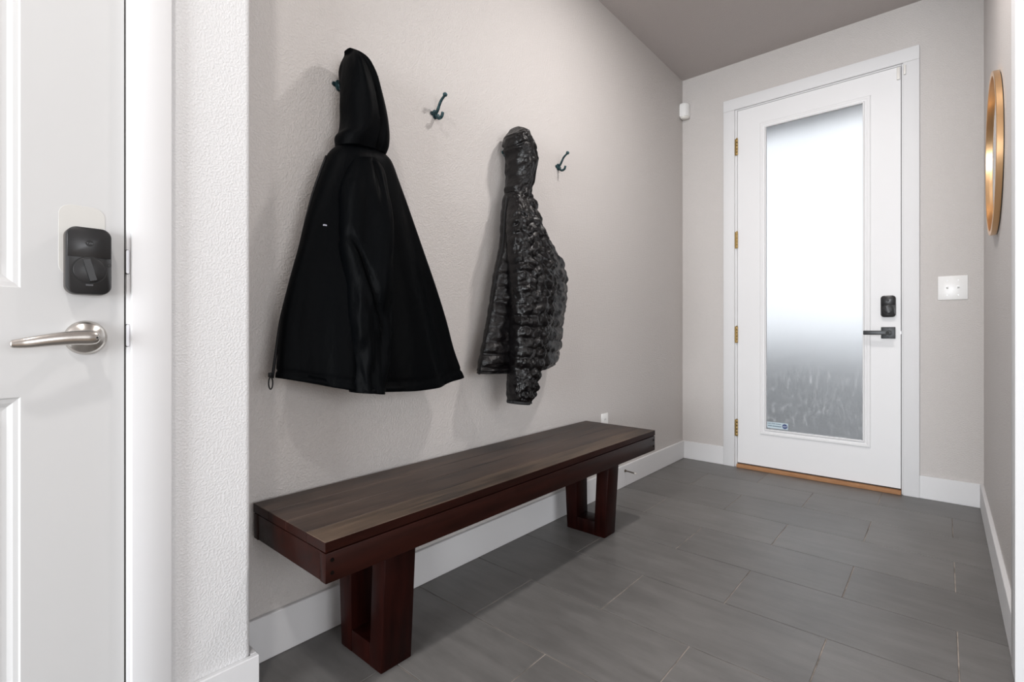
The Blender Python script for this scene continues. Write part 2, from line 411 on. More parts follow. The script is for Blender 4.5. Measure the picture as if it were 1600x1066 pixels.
casing('trim_3', [('side_casing', XR - CT, XR, RO1 - 0.002, RO1 + 0.078, 0, 2.425), 
                  ('head_casing', XR - CT, XR, RO0, RO1 + 0.078, 2.4255, 2.50), ('jamb', XR - CT, XR + 0.138, RO1 - 0.018, RO1 - 0.002, 0, 2.423),
                  ('head_jamb', XR - CT, XR + 0.138, RO0, RO1 - 0.018, 2.4235, 2.4395),
                  ('side_casing', XR + 0.12, XR + 0.138, RO1 - 0.002, RO1 + 0.078, 0, 2.425)],
       'white cased opening at the right edge')
struct(box('threshold', -1.079, -0.184, 3.594, YD + 0.12, 0.0, 0.024, M['thresh'], None, 0.003), 'brown wooden threshold under the front door', 'threshold')

# ------------------------------------------------------------------ front door
DX0, DX1, DZ0, DZ1, DY = -1.0765, -0.1865, 0.032, 2.459, YD - 0.004
d2 = struct(empty('door_2', (DX0, DY, 0)), 'white front door with a tall frosted glass pane', 'door')
bm = bmesh.new()
GX0, GX1, GZ0, GZ1 = -0.905, -0.352, 0.272, 2.310      # hole for the lite
abox(bm, DX0, GX0, DY, DY + 0.045, DZ0, DZ1); abox(bm, GX1, DX1, DY, DY + 0.045, DZ0, DZ1)
abox(bm, GX0, GX1, DY, DY + 0.045, DZ0, GZ0); abox(bm, GX0, GX1, DY, DY + 0.045, GZ1, DZ1)
done('door_slab', bm, M['door_white'], d2)
bm = bmesh.new()
ringframe(bm, -0.934, -0.327, 0.245, 2.338, [(0, 0), (0.001, .006), (.006, .0085), (.016, .0085), (.019, .0055), (.027, .0045), (.034, .011), (.038, .0105), (.0395, .004), (.0395, -.012)], lambda u, v, h: (u, DY - h, v))
done('lite_frame', bm, M['door_white'], d2)
gp = box('glass_pane', -0.904, -0.353, DY + 0.006, DY + 0.012, 0.273, 2.309, M['glass'], d2)
tag(gp, 'frosted film glass pane with whitish smears')
# alarm sticker on the glass
sx0, sx1, sz0, sz1 = -0.8905, -0.7660, 0.2935, 0.3345
st = box('sticker', sx0, sx1, DY + 0.0052, DY + 0.006, sz0, sz1, M['sticker'], gp)
tag(st, 'pale blue security sticker with navy round logo')
def onto(o):   # sub-sub pieces are merged as materials of the sticker
    me = st.data
    bm = bmesh.new(); bm.from_mesh(me)
    idx = len(me.materials); me.materials.append(o.data.materials[0])
    n0 = len(bm.faces); bm.from_mesh(o.data); bm.faces.ensure_lookup_table()
    for f in bm.faces[n0:]: f.material_index = idx
    bm.to_mesh(me); bm.free(); bpy.data.objects.remove(o)
bm = bmesh.new(); lathe(bm, (-0.785, DY + 0.0051, 0.3130), (0, -1, 0), [(0, .0155), (.0006, .0155)], 28); onto(done('t', bm, M['sticker_blue']))
onto(text_mesh('t', 'ADT', 0.0125, (-0.785, DY + 0.0043, 0.3125), (PI / 2, 0, 0), M['sticker_white'], None, 0.0001))
for (xa, xb, zz, hh) in ((-.886, -.868, .3245, .0042), (-.865, -.842, .3243, .0042), (-.839, -.808, .3240, .0042), (-.886, -.862, .3095, .006), (-.859, -.806, .3085, .006)):
    onto(box('t', xa, xb, DY + 0.0049, DY + 0.0052, zz - hh / 2, zz + hh / 2, M['sticker_text']))
# hinges
for zc_ in (2.212, 1.568, 0.914, 0.270):
    bm = bmesh.new()
    for k in range(5):
        z0 = zc_ - 0.057 + k * 0.0228
        lathe(bm, (-1.0790, DY - 0.0075, z0 + 0.0006), (0, 0, 1), [(0, .0058), (0.001, .0064), (.0205, .0064), (.0216, .0058)], 14)
    lathe(bm, (-1.0790, DY - 0.0075, zc_ + 0.0572), (0, 0, 1), [(0, .0045), (.003, .0052), (.005, .003)], 12)
    abox(bm, -1.0935, -1.0790, DY - 0.0045, DY - 0.0025, zc_ - .057, zc_ + .057, 0.0006)
    hg = done('hinge', bm, M['brass'], d2, autosmooth=40)
# smart lock factory (front face towards +n)
def smart_lock(parent, c, axis, sgn, w_, h_, dep):
    """c = (centre along wall, centre height, wall plane)"""
    cu, cz, p = c
    bm = bmesh.new(); prism(bm, rrect(cu, cz, w_, h_, w_ * .25, 8), axis, [(p, 0), (p + sgn * dep * .2, 0), (p + sgn * dep * .55, .0005)])
    L = done('smart_lock', bm, M['lock_side'], parent, autosmooth=50); tag(L, 'black rounded keyless deadbolt lock')
    bm = bmesh.new(); prism(bm, rrect(cu, cz, w_ - .001, h_ - .001, w_ * .24, 8), axis, [(p + sgn * dep * .55, 0), (p + sgn * dep * .93, 0), (p + sgn * dep, .0018)])
    done('lock_face', bm, M['black_plastic'], L, autosmooth=50)
    # glossier battery cover on the upper part
    up = [q for q in rrect(cu, cz, w_ - .004, h_ - .004, w_ * .225, 8) if q[1] > cz + h_ * .05]
    ua = max(q[0] for q in up); ub = min(q[0] for q in up)
    out_ = [(ua, cz + h_ * .05)] + up + [(ub, cz + h_ * .05)]
    bm = bmesh.new(); prism(bm, out_, axis, [(p + sgn * dep * .9, 0), (p + sgn * (dep + .0008), 0), (p + sgn * (dep + .0012), .0006)])
    done('battery_cover', bm, M['black_gloss'], L, autosmooth=50)
    tz = cz - h_ * .14
    ax = Vector((sgn, 0, 0)) if axis == 'x' else Vector((0, sgn, 0))
    P = lambda u, z, d: Vector((p + sgn * d, u, z)) if axis == 'x' else Vector((u, p + sgn * d, z))
    R_ = w_ * .355
    bm = bmesh.new(); lathe(bm, P(cu, tz, dep - .0005), ax, [(0, R_ + .0024), (.0020, R_ + .0024)], 40); done('turn_ring', bm, M['lock_groove'], L)
    bm = bmesh.new(); lathe(bm, P(cu, tz, dep), ax, [(0, R_), (.0028, R_), (.0034, R_ - .0008)], 40); done('turn_dial', bm, M['black_plastic'], L, autosmooth=40)
    # bar across the dial, tilted a little
    bm = bmesh.new(); a = math.radians(14) * (1 if axis == 'x' else 1)
    for (o_, hw, hl, d0, d1, mtl, nm) in ((0, w_ * .085, R_ * .93, dep + .003, dep + .009, 'black_plastic', 'turn_bar'),):
        oc = []
        for (du, dz) in ((-hw, -hl), (hw, -hl), (hw, hl), (-hw, hl)):
            oc.append((cu + du * math.cos(a) - dz * math.sin(a) * -1 * -1, tz + du * math.sin(a) + dz * math.cos(a)))
        prism(bm, oc, axis, [(p + sgn * d0, 0), (p + sgn * (d1 - .0015), 0.0006), (p + sgn * d1, .0022)])
    done('turn_bar', bm, M['black_plastic'], L)
    bm = bmesh.new(); lathe(bm, P(cu, cz + h_ * .26, dep + .0009), ax, [(.0002, w_ * .088), (.0007, w_ * .088)], 32); done('logo_disc', bm, M['lock_groove'], L)
    rot = (PI / 2, 0, PI / 2) if axis == 'x' else (PI / 2, 0, 0)
    text_mesh('logo_text', 'Yale', w_ * .085, P(cu, cz + h_ * .26, dep + .0018), rot, M['logo_grey'], L, .0001)
    bm = bmesh.new()
    for k in range(6):
        u = cu + (k - 2.5) * w_ * .027
        q = [(u - w_ * .010, cz - h_ * .372), (u + w_ * .010, cz - h_ * .372), (u + w_ * .010, cz - h_ * .348), (u - w_ * .010, cz - h_ * .348)]
        prism(bm, q, axis, [(p + sgn * (dep - .0005), 0), (p + sgn * (dep + .0003), 0)])
    done('small_print', bm, M['logo_grey'], L)
    bm = bmesh.new(); lathe(bm, P(cu + w_ * .435, cz - h_ * .045, dep - .0004), ax, [(0, .0036), (.0010, .0036), (.0010, .0022), (.0002, .0022)], 18); done('side_button', bm, M['lock_groove'], L)
    return L
smart_lock(d2, (-0.2435, 1.0815, DY), 'y', -1, 0.070, 0.125, 0.026)
# square-rose lever
lv = empty('lever_handle', (-0.244, DY, 0.928)); lv.parent = d2; lv.location = Vector((-0.244, DY, 0.928)) - d2.location
tag(lv, 'dark grey lever handle on square rose')
box('rose', -0.2775, -0.2105, DY - 0.010, DY, 0.8945, 0.9615, M['iron'], lv, 0.002, 2)
bm = bmesh.new(); lathe(bm, (-0.244, DY - 0.010, 0.928), (0, -1, 0), [(0, .0150), (.022, .0135), (.040, .0135)], 24); done('neck', bm, M['iron'], lv, autosmooth=40)
box('lever_bar', -0.358, -0.226, DY - 0.062, DY - 0.048, 0.9165, 0.9405, M['iron'], lv, 0.003, 2)
bm = bmesh.new(); lathe(bm, (-0.244, DY - 0.062, 0.928), (0, -1, 0), [(0, .0085), (.0015, .0085), (.0015, .005), (.0005, .005)], 20); done('privacy_button', bm, M['lock_groove'], lv)
for zz in (0.9525, 0.9035):
    bm = bmesh.new(); lathe(bm, (-0.244, DY - 0.0098, zz), (0, -1, 0), [(0, .0032), (.0008, .003)], 14); done('screw', bm, M['lock_groove'], lv)
# dark sweep under the door; dark strips in the gaps stand for shade
box('door_sweep', DX0 + .003, DX1 - .003, DY + 0.006, DY + 0.040, 0.0242, DZ0 + .001, M['gap'], d2)
box('gap_shade_strip', DX1 + 0.0003, DX1 + 0.0027, DY + 0.010, DY + 0.04, 0.03, DZ1, M['gap'], d2)
box('gap_shade_strip', DX0 - 0.0027, DX0 - 0.0003, DY + 0.010, DY + 0.04, 0.03, DZ1, M['gap'], d2)
box('gap_shade_strip', DX0, DX1, DY + 0.010, DY + 0.04, DZ1 + 0.0003, DZ1 + 0.003, M['gap'], d2)
box('latch_plate', DX1 - 0.001, DX1 + 0.0022, DY - 0.0006, DY + 0.008, 0.921, 0.937, M['steel'], d2)
# door contact sensor: magnet on the door, body on the casing
box('contact_magnet', -0.2045, -0.1895, DY - 0.011, DY, 2.384, 2.455, M['offwhite'], d2, 0.002, 2)
tag(box('contact_sensor', -0.1735, -0.1620, YD - CT - 0.010, YD - CT, 2.398, 2.452, M['offwhite'], None, 0.002, 2), 'ivory door contact sensor on the casing above the door edge', 'sensor')

# porch outside the door
struct(box('porch_floor', -30, 30, YD + 0.13, 60, -0.2, -0.06, M['concrete']), 'grey ground outside the front door', 'ground')
struct(box('porch_roof', -3.2, 2.2, YD + 0.145, 4.95, 2.72, 2.9, M['soffit']), 'porch soffit outside the front door', 'roof')
struct(box('porch_wall', -1.75, -1.55, YD + 0.145, 4.95, -0.06, 2.72, M['soffit']), 'porch side wall outside the front door', 'wall')

# ------------------------------------------------------------------ interior door on the left
FX = XL + 0.0005          # face of the slab
d1 = struct(empty('door_1', (FX, D1B, 0)), 'white panelled interior door with nickel lever', 'door')
cols = [(-0.400, -0.210), (-0.098, 0.098)]; rows = [(0.215, 0.812), (1.016, 1.875)]
bm = bmesh.new()
ys = [D1A, cols[0][0], cols[0][1], cols[1][0], cols[1][1], D1B]; zs = [0.012, rows[0][0], rows[0][1], rows[1][0], rows[1][1], D1Z]
abox(bm, FX - .035, FX, ys[0], ys[1], zs[0], zs[5]); abox(bm, FX - .035, FX, ys[4], ys[5], zs[0], zs[5])
for (ya, yb) in ((ys[1], ys[4]),):
    abox(bm, FX - .035, FX, ya, yb, zs[0], zs[1]); abox(bm, FX - .035, FX, ya, yb, zs[2], zs[3]); abox(bm, FX - .035, FX, ya, yb, zs[4], zs[5])
for (za, zb) in rows: abox(bm, FX - .035, FX, ys[2], ys[3], za, zb)
done('door_slab', bm, M['door_dimmed'], d1)
for c_ in cols:
    for r_ in rows:
        bm = bmesh.new()
        ringframe(bm, c_[0], c_[1], r_[0], r_[1], [(0, 0), (.003, -.003), (.010, -.0045), (.018, -.0095), (.024, -.0105), (.034, -.0105), (.052, -.004), (.056, -.0035)], lambda u, v, h: (FX + h, u, v), True)
        done('raised_panel', bm, M['door_dimmed'], d1)
bm = bmesh.new(); prism(bm, rrect(0.186, 1.115, 0.071, 0.140, .020, 8), 'x', [(FX, 0), (FX + .0006, .0003)])
tag(done('paint_patch', bm, M['cream'], d1), 'cream unpainted outline left by an older lock')
smart_lock(d1, (0.1925, 1.0735, FX + .0006), 'x', 1, 0.070, 0.132, 0.029)
lv = empty('lever_handle', (0, 0, 0)); lv.parent = d1; lv.location = Vector((FX, 0.191, 0.922)) - d1.location
tag(lv, 'satin nickel curved lever handle on round rose')
bm = bmesh.new(); lathe(bm, (FX, 0.191, 0.922), (1, 0, 0), [(0, .0335), (.003, .0340), (.007, .0325), (.012, .0270), (.016, .0180), (.0185, .0140)], 48); done('rose', bm, M['nickel'], lv, autosmooth=60)
bm = bmesh.new(); lathe(bm, (FX + .0150, 0.191, 0.922), (1, 0, 0), [(0, .0135), (.015, .0120), (.028, .0118), (.034, .0105)], 32); done('neck', bm, M['nickel'], lv, autosmooth=60)
bm = bmesh.new()
pth = smoothpath([(FX + .044, 0.2065, 0.9225), (FX + .046, 0.191, 0.9225), (FX + .049, 0.165, 0.9220), (FX + .053, 0.135, 0.9190), (FX + .056, 0.105, 0.9145), (FX + .054, 0.088, 0.9125), (FX + .053, 0.080, 0.9125)], 26)
def taper(i, n):
    t = i / n
    ww = [(0.0, .0045), (.06, .0105), (.16, .0125), (.40, .0115), (.70, .0085), (.92, .0062), (.98, .0042), (1.0, .0012)]
    for k in range(len(ww) - 1):
        if t <= ww[k + 1][0]:
            f = (t - ww[k][0]) / (ww[k + 1][0] - ww[k][0]); r = ww[k][1] * (1 - f) + ww[k + 1][1] * f; return (r * .72, r * 1.13)
    return (.001, .001)
tube(bm, pth, [taper(i, 26) for i in range(27)], 20)
done('lever_bar', bm, M['nickel'], lv, smooth=True)
bm = bmesh.new(); lathe(bm, (FX + .052, 0.2005, 0.9225), (1, 0, 0), [(0, .0022), (.0012, .0020)], 14); done('keyhole', bm, M['lock_groove'], lv)
for k, zz in enumerate((1.081, 0.926)):
    h_ = .050 if k == 0 else .046
    bm = bmesh.new(); prism(bm, rrect(0.2590, zz, 0.0062, h_, .0028, 5), 'x', [(FX - .002, 0), (FX + .0022, 0), (FX + .0026, .0004)])
    s_ = done('strike_lip', bm, M['steel'], bpy.data.objects['trim_2'])
    bm = bmesh.new(); prism(bm, rrect(0.2583, zz, 0.0080, h_ + .0018, .0040, 5), 'x', [(FX - .002, 0), (FX + .0018, 0)]); done('strike_shadow_gap', bm, M['gap'], s_)
box('gap_shade_strip', FX - 0.030, FX - 0.006, D1B + 0.0004, D1B + 0.0034, 0.012, D1Z, M['gap'], d1)  # dark strip fills the door gap in place of its shade
box('gap_shade_strip', FX - 0.030, FX - 0.006, D1A - 0.0034, D1A - 0.0004, 0.012, D1Z, M['gap'], d1)

# ------------------------------------------------------------------ bench
BX0, BX1, BY0, BY1, BZ = -1.450, -1.056, 0.572, 2.272, 0.457
bn = empty('bench', ((BX0 + BX1) / 2, (BY0 + BY1) / 2, 0))
tag(bn, 'long dark mahogany wooden bench standing against the greige wall', 'bench')
PT = 0.0245
edges = [BX1, -1.145, -1.252, -1.352, BX0]
for k in range(4):
    pk = box('seat_plank', edges[k + 1] + .0003, edges[k] - .0003, BY0 - .001, BY1 + .001, BZ - PT, BZ - random.uniform(0, .0004), M['plank_a'] if k in (0,) else M['plank_b'], bn, 0.0010, 1)
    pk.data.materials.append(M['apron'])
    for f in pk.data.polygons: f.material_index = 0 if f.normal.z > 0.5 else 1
AZ1, AZ0 = BZ - PT - 0.0028, 0.360
box('core_strip', BX0 + .006, BX1 - .006, BY0 + .006, BY1 - .006, AZ1 - .01, BZ - PT + .001, M['plug'], bn)
ap = box('front_apron', BX1 - .028, BX1 - .0005, BY0, BY1, AZ0, AZ1, M['apron'], bn, 0.0025, 2)
box('back_apron', BX0 + .0005, BX0 + .028, BY0, BY1, AZ0, AZ1, M['apron'], bn, 0.0025, 2)
box('end_apron', BX0 + .0285, BX1 - .0285, BY0 + .001, BY0 + .030, AZ0 + .001, AZ1, M['apron'], bn, 0.0025, 2)
box('end_apron', BX0 + .0285, BX1 - .0285, BY1 - .030, BY1 - .001, AZ0 + .001, AZ1, M['apron'], bn, 0.0025, 2)
for yy in (BY0 + .016, BY1 - .016):
    for zz in (AZ1 - .018, AZ0 + .022):
        bm = bmesh.new(); lathe(bm, (BX1 - .0008, yy, zz), (1, 0, 0), [(0, .0050), (.0012, .0048)], 16); done('dowel_plug', bm, M['plug'], ap)
for (ya, yb) in ((0.786, 0.888), (1.966, 2.059)):
    lg = empty('leg', (0, 0, 0)); lg.parent = bn; lg.location = Vector((-1.257, (ya + yb) / 2, 0)) - bn.location
    tag(lg, 'tapered open wooden frame leg')
    def q(name, poly, y0=ya, y1=yb):
        bm = bmesh.new(); prism(bm, poly, 'y', [(y0, 0), (y1, 0)])
        bmesh.ops.recalc_face_normals(bm, faces=bm.faces)
        bmesh.ops.bevel(bm, geom=list(bm.edges), offset=.003, segments=2, affect='EDGES', profile=.5)
        return done(name, bm, M['leg'], lg, autosmooth=40)
    q('leg_post', [(-1.3600, 0.0), (-1.3030, 0.0), (-1.3090, AZ0 + .02), (-1.3810, AZ0 + .02)])
    q('leg_post', [(-1.2130, 0.0), (-1.1555, 0.0), (-1.1310, AZ0 + .02), (-1.1930, AZ0 + .02)])
    q('leg_rail', [(-1.3045, 0.0), (-1.2115, 0.0), (-1.2085, 0.064), (-1.3045, 0.064)], ya + .0005, yb - .0005)

# ------------------------------------------------------------------ coat hooks
def hook_parts(root):
    lx, ly, lz = root.location
    bm = bmesh.new(); prism(bm, rrect(ly, lz + .002, .021, .034, .0095, 6), 'x', [(XN, 0), (XN + .0035, 0), (XN + .005, .0015)])
    bm2 = bmesh.new()
    for s in (-1, 1):
        prism(bm2, rrect(ly + s * .015, lz + .002, .016, .014, .0065, 6), 'x', [(XN, 0), (XN + .0030, 0), (XN + .0042, .0012)])
    me = bpy.data.meshes.new('t'); bm2.to_mesh(me); bm2.free(); bm.from_mesh(me)
    done('mounting_plate', bm, M['verdigris'], root, autosmooth=40)
    bm = bmesh.new()
    p = smoothpath([(XN + .004, ly, lz + .004), (XN + .015, ly, lz + .012), (XN + .024, ly, lz + .026), (XN + .035, ly, lz + .043), (XN + .052, ly, lz + .055), (XN + .060, ly, lz + .059)], 16)
    tube(bm, p, [(.0068 - .0022 * i / 16, .0055 - .0012 * i / 16) for i in range(17)], 10)
    done('upper_prong', bm, M['verdigris'], root, smooth=True)
    bm = bmesh.new(); lathe(bm, (XN + .056, ly, lz + .054), (.45, 0, .9), [(0, .004), (.003, .0078), (.0075, .0092), (.012, .0074), (.0150, .003)], 16)
    done('knob', bm, M['verdigris'], root, smooth=True)
    bm = bmesh.new()
    p = smoothpath([(XN + .004, ly, lz + .004), (XN + .012, ly, lz - .010), (XN + .024, ly, lz - .019), (XN + .040, ly, lz - .016), (XN + .046, ly, lz - .001)], 16)
    tube(bm, p, [(.0070 - .0012 * i / 16, .0058 - .0004 * i / 16) for i in range(17)], 10)
    done('lower_prong', bm, M['verdigris'], root, smooth=True)
for yy, lab in ((0.838, 'teal iron coat hook under the long black coat, at the left'), (1.238, 'empty teal iron coat hook between the two hanging coats'),
                (1.640, 'teal iron coat hook carrying the quilted jacket'), (2.040, 'empty teal iron coat hook right of the quilted jacket')):
    h = empty('coat_hook', (XN, yy, 1.761 if 'empty' in lab else 1.722)); tag(h, lab, 'hook', 'iron coat hooks on the greige wall'); hook_parts(h)

# ------------------------------------------------------------------ hanging garments
def cr(vals, t):
    n = len(vals) - 1; f = min(max(t, 0), 1) * n; k = min(int(f), n - 1); u = f - k
    p0, p1, p2, p3 = vals[max(k - 1, 0)], vals[k], vals[k + 1], vals[min(k + 2, n)]
    return 0.5 * (2 * p1 + (p2 - p0) * u + (2 * p0 - 5 * p1 + 4 * p2 - p3) * u * u + (3 * p1 - p0 - 3 * p2 + p3) * u ** 3)
def lerpl(vals, t):
    n = len(vals) - 1; f = min(max(t, 0), 1) * n; k = min(int(f), n - 1); u = f - k
    return vals[k] * (1 - u) + vals[k + 1] * u
def garment(name, lev, xb, xf, disp, nv, nu, material, parent, e=0.8, hollow=True, sag=0.0):
    YL = [l[0][0] for l in lev]; ZL = [l[0][1] for l in lev]; YR = [l[1][0] for l in lev]; ZR = [l[1][1] for l in lev]
    bm = bmesh.new(); rings = []
    def ring(t, shrink=0.0, dz=0.0):
        yl, zl, yr, zr = cr(YL, t), cr(ZL, t), cr(YR, t), cr(ZR, t)
        b_, f_ = cr(xb, t), cr(xf, t); r = []
        for k in range(nu):
            a = 2 * PI * k / nu; c_, s_ = math.cos(a), math.sin(a)
            cc = math.copysign(abs(c_) ** e, c_); ss = math.copysign(abs(s_) ** e, s_)
            hw, hx = (yr - yl) / 2, (f_ - b_) / 2
            y = (yl + yr) / 2 - hw * cc * (1 - shrink); x = (b_ + f_) / 2 + hx * ss * (1 - shrink)
            s01 = (1 - cc) / 2
            z = zl * (1 - s01) + zr * s01 + dz - sag * t ** 3 * (1 - (2 * s01 - 1) ** 2) * (.5 + .5 * ss)
            d = disp(s01, t, ss, y, z) if shrink == 0 else 0
            nrm = Vector((ss / max(hx, .02), -cc / max(hw, .02), 0))
            if nrm.length > 1e-6: nrm.normalize()
            x += nrm.x * d; y += nrm.y * d
            r.append(bm.verts.new((max(x, XN + .004), y, z)))
        return r
    for j in range(nv + 1): rings.append(ring(j / nv))
    if hollow:
        rings.append(ring(1.0, .05, .001)); rings.append(ring(0.97, .12, .0))
    for i in range(len(rings) - 1):
        for k in range(nu):
            bm.faces.new((rings[i][k], rings[i][(k + 1) % nu], rings[i + 1][(k + 1) % nu], rings[i + 1][k]))
    bm.faces.new(rings[0]); bm.faces.new(rings[-1][::-1])
    return done(name, bm, material, parent, smooth=True)
def N(x, y, z): return noise.noise(Vector((x, y, z)))
def ss(a, b, x):
    t = min(max((x - a) / (b - a), 0), 1); return t * t * (3 - 2 * t)

# --- long black hooded coat
co = empty('hooded_coat', (XN + .08, 0.9, 0.74))
tag(co, 'long plain black hooded coat hanging from the leftmost hook', 'coat')
body = [[(0.79, 1.5), (0.95, 1.512)], [(0.759, 1.462), (0.972, 1.486)], [(0.723, 1.361), (1.003, 1.427)], [(0.699, 1.272), (1.041, 1.349)], [(0.677, 1.177), (1.088, 1.24)], [(0.647, 1.066), (1.144, 1.105)], [(0.623, 0.967), (1.191, 0.982)], [(0.61, 0.879), (1.228, 0.868)], [(0.6, 0.808), (1.276, 0.765)]]
def d_body(s, t, q, y, z):
    f = ss(.12, .9, t)
    fold = .016 * math.cos(s * 2 * PI * 2.6 + 1.0 + .5 * t) * f + .012 * N(s * 5.5, t * 1.3, 3.1) * f + .008 * N(s * 12, t * 2.4, 8.8) * f
    hemb = -.004 * math.exp(-((t - .957) / .006) ** 2)
    return (fold if q > -.3 else fold * .2) + hemb
garment('body', body, [-1.440, -1.447, -1.455, -1.458, -1.458, -1.458, -1.458, -1.458, -1.458], [-1.345, -1.322, -1.315, -1.312, -1.308, -1.302, -1.298, -1.292, -1.288], d_body, 90, 110, M['coat'], co, .85, True, .042)
hood = [[(0.836, 1.806), (0.828, 1.812)], [(0.821, 1.775), (0.854, 1.802)], [(0.812, 1.738), (0.884, 1.783)], [(0.812, 1.69), (0.909, 1.742)], [(0.814, 1.64), (0.925, 1.698)], [(0.814, 1.594), (0.939, 1.64)], [(0.806, 1.556), (0.95, 1.576)], [(0.788, 1.53), (0.953, 1.53)], [(0.786, 1.498), (0.948, 1.506)]]
def d_hood(s, t, q, y, z):
    # crease where the back of the hood folds over
    lin = .60 + .10 * t
    g = -.016 * math.exp(-((s - lin) / .045) ** 2) * ss(.05, .25, t) * (1 if q > 0 else 0)
    return g + .010 * N(s * 4, t * 3, 1.7) * ss(0, .3, t)
garment('hood', hood, [-1.420, -1.435, -1.448, -1.455, -1.458, -1.458, -1.456, -1.450, -1.440], [-1.380, -1.350, -1.330, -1.318, -1.312, -1.310, -1.312, -1.318, -1.330], d_hood, 70, 80, M['coat'], co, .8, False)
slv = [[(0.81, 1.455), (0.89, 1.47)], [(0.781, 1.4), (0.902, 1.425)], [(0.764, 1.322), (0.91, 1.335)], [(0.756, 1.203), (0.912, 1.208)], [(0.759, 1.095), (0.912, 1.09)], [(0.769, 0.968), (0.903, 0.971)], [(0.777, 0.858), (0.892, 0.852)], [(0.785, 0.758), (0.883, 0.746)]]
def d_slv(s, t, q, y, z):
    f = ss(.05, .3, t)
    cres = -.015 * math.exp(-((s - (.05 + 2.2 * max(t - .42, 0) - .4 * (t - .42))) / .05) ** 2) * ss(.38, .46, t) * (1 - ss(.72, .85, t))
    fold = .013 * math.sin(s * 8 + 6 * t) * math.exp(-((t - .5) / .22) ** 2) + .014 * N(s * 3.5, t * 5.5, 5.3) + .007 * N(s * 7, t * 14, 2.3) * ss(.4, .7, t)
    v = -.016 * math.exp(-((s - .62) / .05) ** 2) * (1 - ss(.15, .42, t)) * ss(.0, .1, t)
    return (fold * f + v + cres) if q > -.4 else 0
garment('sleeve', slv, [-1.370, -1.370, -1.365, -1.360, -1.360, -1.355, -1.355, -1.350], [-1.310, -1.275, -1.252, -1.240, -1.238, -1.238, -1.240, -1.238], d_slv, 100, 72, M['coat'], co, .85)
# zipped front edge with its pull
edge = [(-1.395, a[0] - .001, a[1] - .002) for a, _ in body[1:]]
bm = bmesh.new(); pp = smoothpath(edge, 40); tube(bm, pp, [(.0042, .0042)] * 41, 8, up=Vector((1, 0, 0))); done('zipper', bm, M['zip'], co, smooth=True)
bm = bmesh.new(); lx, ly, lz = -1.392, 0.5935, 0.793
ringp = [(lx, ly + .0055 * math.cos(2 * PI * k / 20), lz + .0165 * math.sin(2 * PI * k / 20)) for k in range(21)]
tube(bm, ringp, [(.0019, .0019)] * 21, 8, up=Vector((1, 0, 0))); abox(bm, lx - .004, lx + .004, ly - .006, ly + .005, lz + .0165, lz + .029, .001); done('zipper_pull', bm, M['zip'], co, autosmooth=50)
box('pocket_tab', -1.318, -1.313, 0.7060, 0.7150, 1.232, 1.236, M['tag_cloth'], co)

# --- black quilted jacket
pj = empty('quilted_jacket', (XN + .08, 1.67, 0.62))
tag(pj, 'short black quilted puffer jacket with hood hanging from a hook', 'jacket')
pb = [[(1.592, 1.535), (1.688, 1.54)], [(1.562, 1.505), (1.714, 1.518)], [(1.548, 1.412), (1.76, 1.436)], [(1.538, 1.304), (1.838, 1.35)], [(1.496, 1.167), (1.959, 1.258)], [(1.468, 1.034), (1.994, 1.14)], [(1.434, 0.905), (1.966, 0.95)], [(1.407, 0.803), (1.938, 0.82)], [(1.396, 0.768), (1.912, 0.782)]]
def quilt(s, z, pitch, zig, amp, bricks=0.0, ph=0.0):
    zz = z + zig * abs(((s * 3.0 + ph) % 1.0) - .5) * 2 + .010 * N(s * 6, z * 5, 4.4)
    zz += .016 * N(s * 2.2, z * 9, 7.7); c_ = zz / pitch; fr_ = c_ - math.floor(c_); row = math.floor(c_)
    h = (4 * fr_ * (1 - fr_)) ** .55
    if bricks > 0:
        b_ = s / bricks + .5 * (row % 2) + .3 * N(row * 1.7, 0, 1.1); fb = b_ - math.floor(b_)
        h *= (4 * fb * (1 - fb)) ** .30
    return amp * (h - .6)
def wrinkle(s, z, k): return .010 * N(s * 9, z * 24, k) + .009 * N(s * 20 + z * 9, z * 40 - s * 8, k + 3) + .003 * N(s * 40, z * 70, k + 5)
def d_pb(s, t, q, y, z):
    f = ss(.03, .15, t)
    hemb = ss(.93, .955, t)
    return (quilt(s, z, .056, .0, .016) * (1 - hemb) + wrinkle(s, z, 2.0)) * f * (.16 + .84 * max(q, 0) ** .7) - .003 * hemb + .012 * math.cos(s * 2 * PI * 1.5) * ss(.3, .9, t) * (1 if q > 0 else 0)
garment('body', pb, [-1.435, -1.440, -1.448, -1.452, -1.455, -1.455, -1.455, -1.455, -1.455], [-1.345, -1.330, -1.325, -1.325, -1.325, -1.325, -1.325, -1.328, -1.330], d_pb, 130, 120, M['puffer'], pj, .85, True, .012)
ph_ = [[(1.616, 1.8), (1.628, 1.818)], [(1.585, 1.768), (1.66, 1.806)], [(1.582, 1.725), (1.688, 1.766)], [(1.594, 1.665), (1.71, 1.705)], [(1.595, 1.6), (1.7, 1.63)], [(1.581, 1.535), (1.688, 1.55)], [(1.568, 1.495), (1.696, 1.512)]]
def d_ph(s, t, q, y, z):
    seam = -.007 * math.exp(-((z - 1.715 - .02 * math.sin(s * 4)) / .004) ** 2)
    seam2 = -.006 * math.exp(-((s - .70) / .03) ** 2) * ss(.2, .35, t)
    w_ = .010 * N(s * 3, t * 8, 6.2) + .006 * N(s * 7, t * 17, 1.2)
    return (seam + seam2 + w_) * ss(.02, .15, t)
garment('hood', ph_, [-1.425, -1.442, -1.450, -1.452, -1.450, -1.445, -1.440], [-1.370, -1.335, -1.318, -1.312, -1.315, -1.325, -1.335], d_ph, 90, 72, M['puffer'], pj, .8, False)
